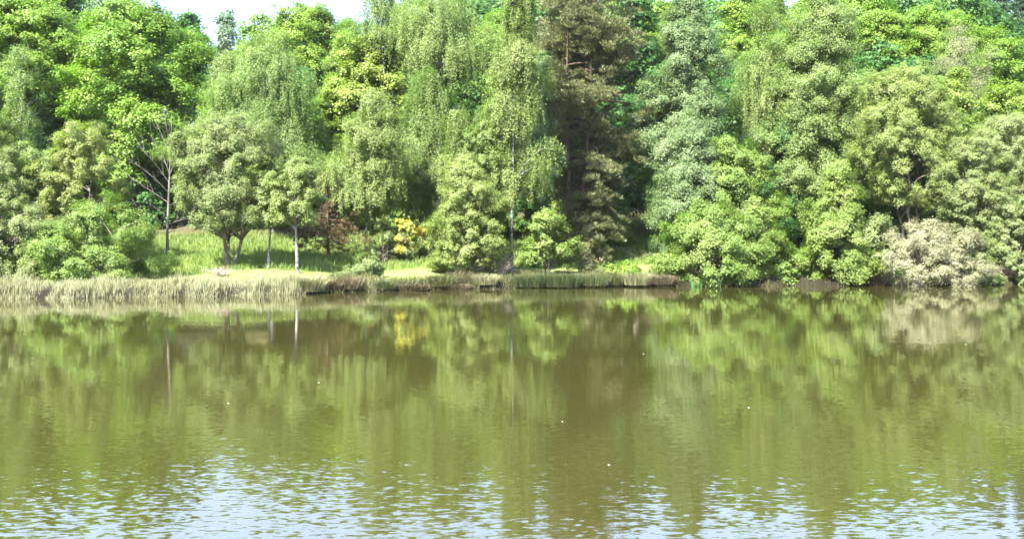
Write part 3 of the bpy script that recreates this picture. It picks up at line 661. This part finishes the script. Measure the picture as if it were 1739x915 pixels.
# ------------------------------------------------------------------ summer haze
V = np.array([[x, y, z] for z in (-5., 100.) for y in (-205., 905.) for x in (-605., 605.)])
m, nt, out = new_mat('summer_haze'); pv = N(nt, 'ShaderNodeVolumePrincipled')
pv.inputs['Color'].default_value = (.93, .96, 1, 1); pv.inputs['Density'].default_value = .00006; pv.inputs['Anisotropy'].default_value = .2
nt.links.new(pv.outputs[0], out.inputs['Volume'])
tag(link('haze', mesh_from('haze', V, np.array([[0, 2, 3, 1], [4, 5, 7, 6], [0, 1, 5, 4], [2, 6, 7, 3], [0, 4, 6, 2], [1, 3, 7, 5]])), m), kind='stuff')

# ------------------------------------------------------------------ light, sky, camera
sd = np.array([-.46, -.72, .95]); sd /= np.linalg.norm(sd)        # towards the sun
el = math.asin(sd[2]); azi = math.atan2(sd[0], sd[1])
w = bpy.data.worlds.new('World'); S.world = w; w.use_nodes = True
nt = w.node_tree; bg = nt.nodes['Background']
sky = nt.nodes.new('ShaderNodeTexSky'); sky.sky_type = 'NISHITA'; sky.sun_disc = False
sky.sun_elevation = el; sky.sun_rotation = azi; sky.air_density = 1.0; sky.dust_density = 2.5; sky.ozone_density = 1.0
tc = nt.nodes.new('ShaderNodeTexCoord'); mp = nt.nodes.new('ShaderNodeMapping'); mp.inputs['Scale'].default_value = (1, 1, 3)
nt.links.new(tc.outputs['Generated'], mp.inputs[0])
cn = nt.nodes.new('ShaderNodeTexNoise'); cn.inputs['Scale'].default_value = 1.6; cn.inputs['Detail'].default_value = 5
nt.links.new(mp.outputs[0], cn.inputs[0])
cr = ramp(nt, cn.outputs[0], [(.3, (.45, .45, .45)), (.7, (.95, .95, .95))])
cm_ = nt.nodes.new('ShaderNodeMix'); cm_.data_type = 'RGBA'; nt.links.new(cr, cm_.inputs[0])
nt.links.new(sky.outputs[0], cm_.inputs[6]); cm_.inputs[7].default_value = (1.6, 2.1, 3.25, 1)      # thin veil of cloud, added to brighten the sky's fill and reflection
nt.links.new(cm_.outputs[2], bg.inputs[0]); bg.inputs[1].default_value = .15
L = bpy.data.lights.new('sun', 'SUN'); L.energy = 5.0; L.angle = R_(.55); L.color = (1, .96, .88)
lo = bpy.data.objects.new('sun', L); COL.objects.link(lo)
from mathutils import Vector
lo.rotation_euler = Vector((-sd[0], -sd[1], -sd[2])).to_track_quat('-Z', 'Y').to_euler(); lo.location = (0, 0, 60)
cam = bpy.data.cameras.new('camera'); co = bpy.data.objects.new('camera', cam); COL.objects.link(co); S.camera = co
cam.sensor_width = 36; cam.sensor_fit = 'HORIZONTAL'; cam.lens = 36*F/1739; cam.shift_y = (HY-457.5)/1739; cam.clip_end = 3000; cam.clip_start = .1
co.location = (0, 0, H); co.rotation_euler = (R_(90), 0, 0)
S.view_settings.view_transform = 'Standard'; S.view_settings.look = 'None'; S.view_settings.gamma = 1
S.view_settings.use_curve_mapping = False; S.view_settings.exposure = 2.75
S.render.engine = 'CYCLES'
cy = S.cycles
cy.filter_width = 1.6; cy.max_bounces = 6; cy.diffuse_bounces = 4; cy.glossy_bounces = 3; cy.transmission_bounces = 4; cy.transparent_max_bounces = 4
cy.caustics_reflective = False; cy.caustics_refractive = False; cy.sample_clamp_indirect = 4

print('LEAVES', TOTAL, cy.use_denoising)
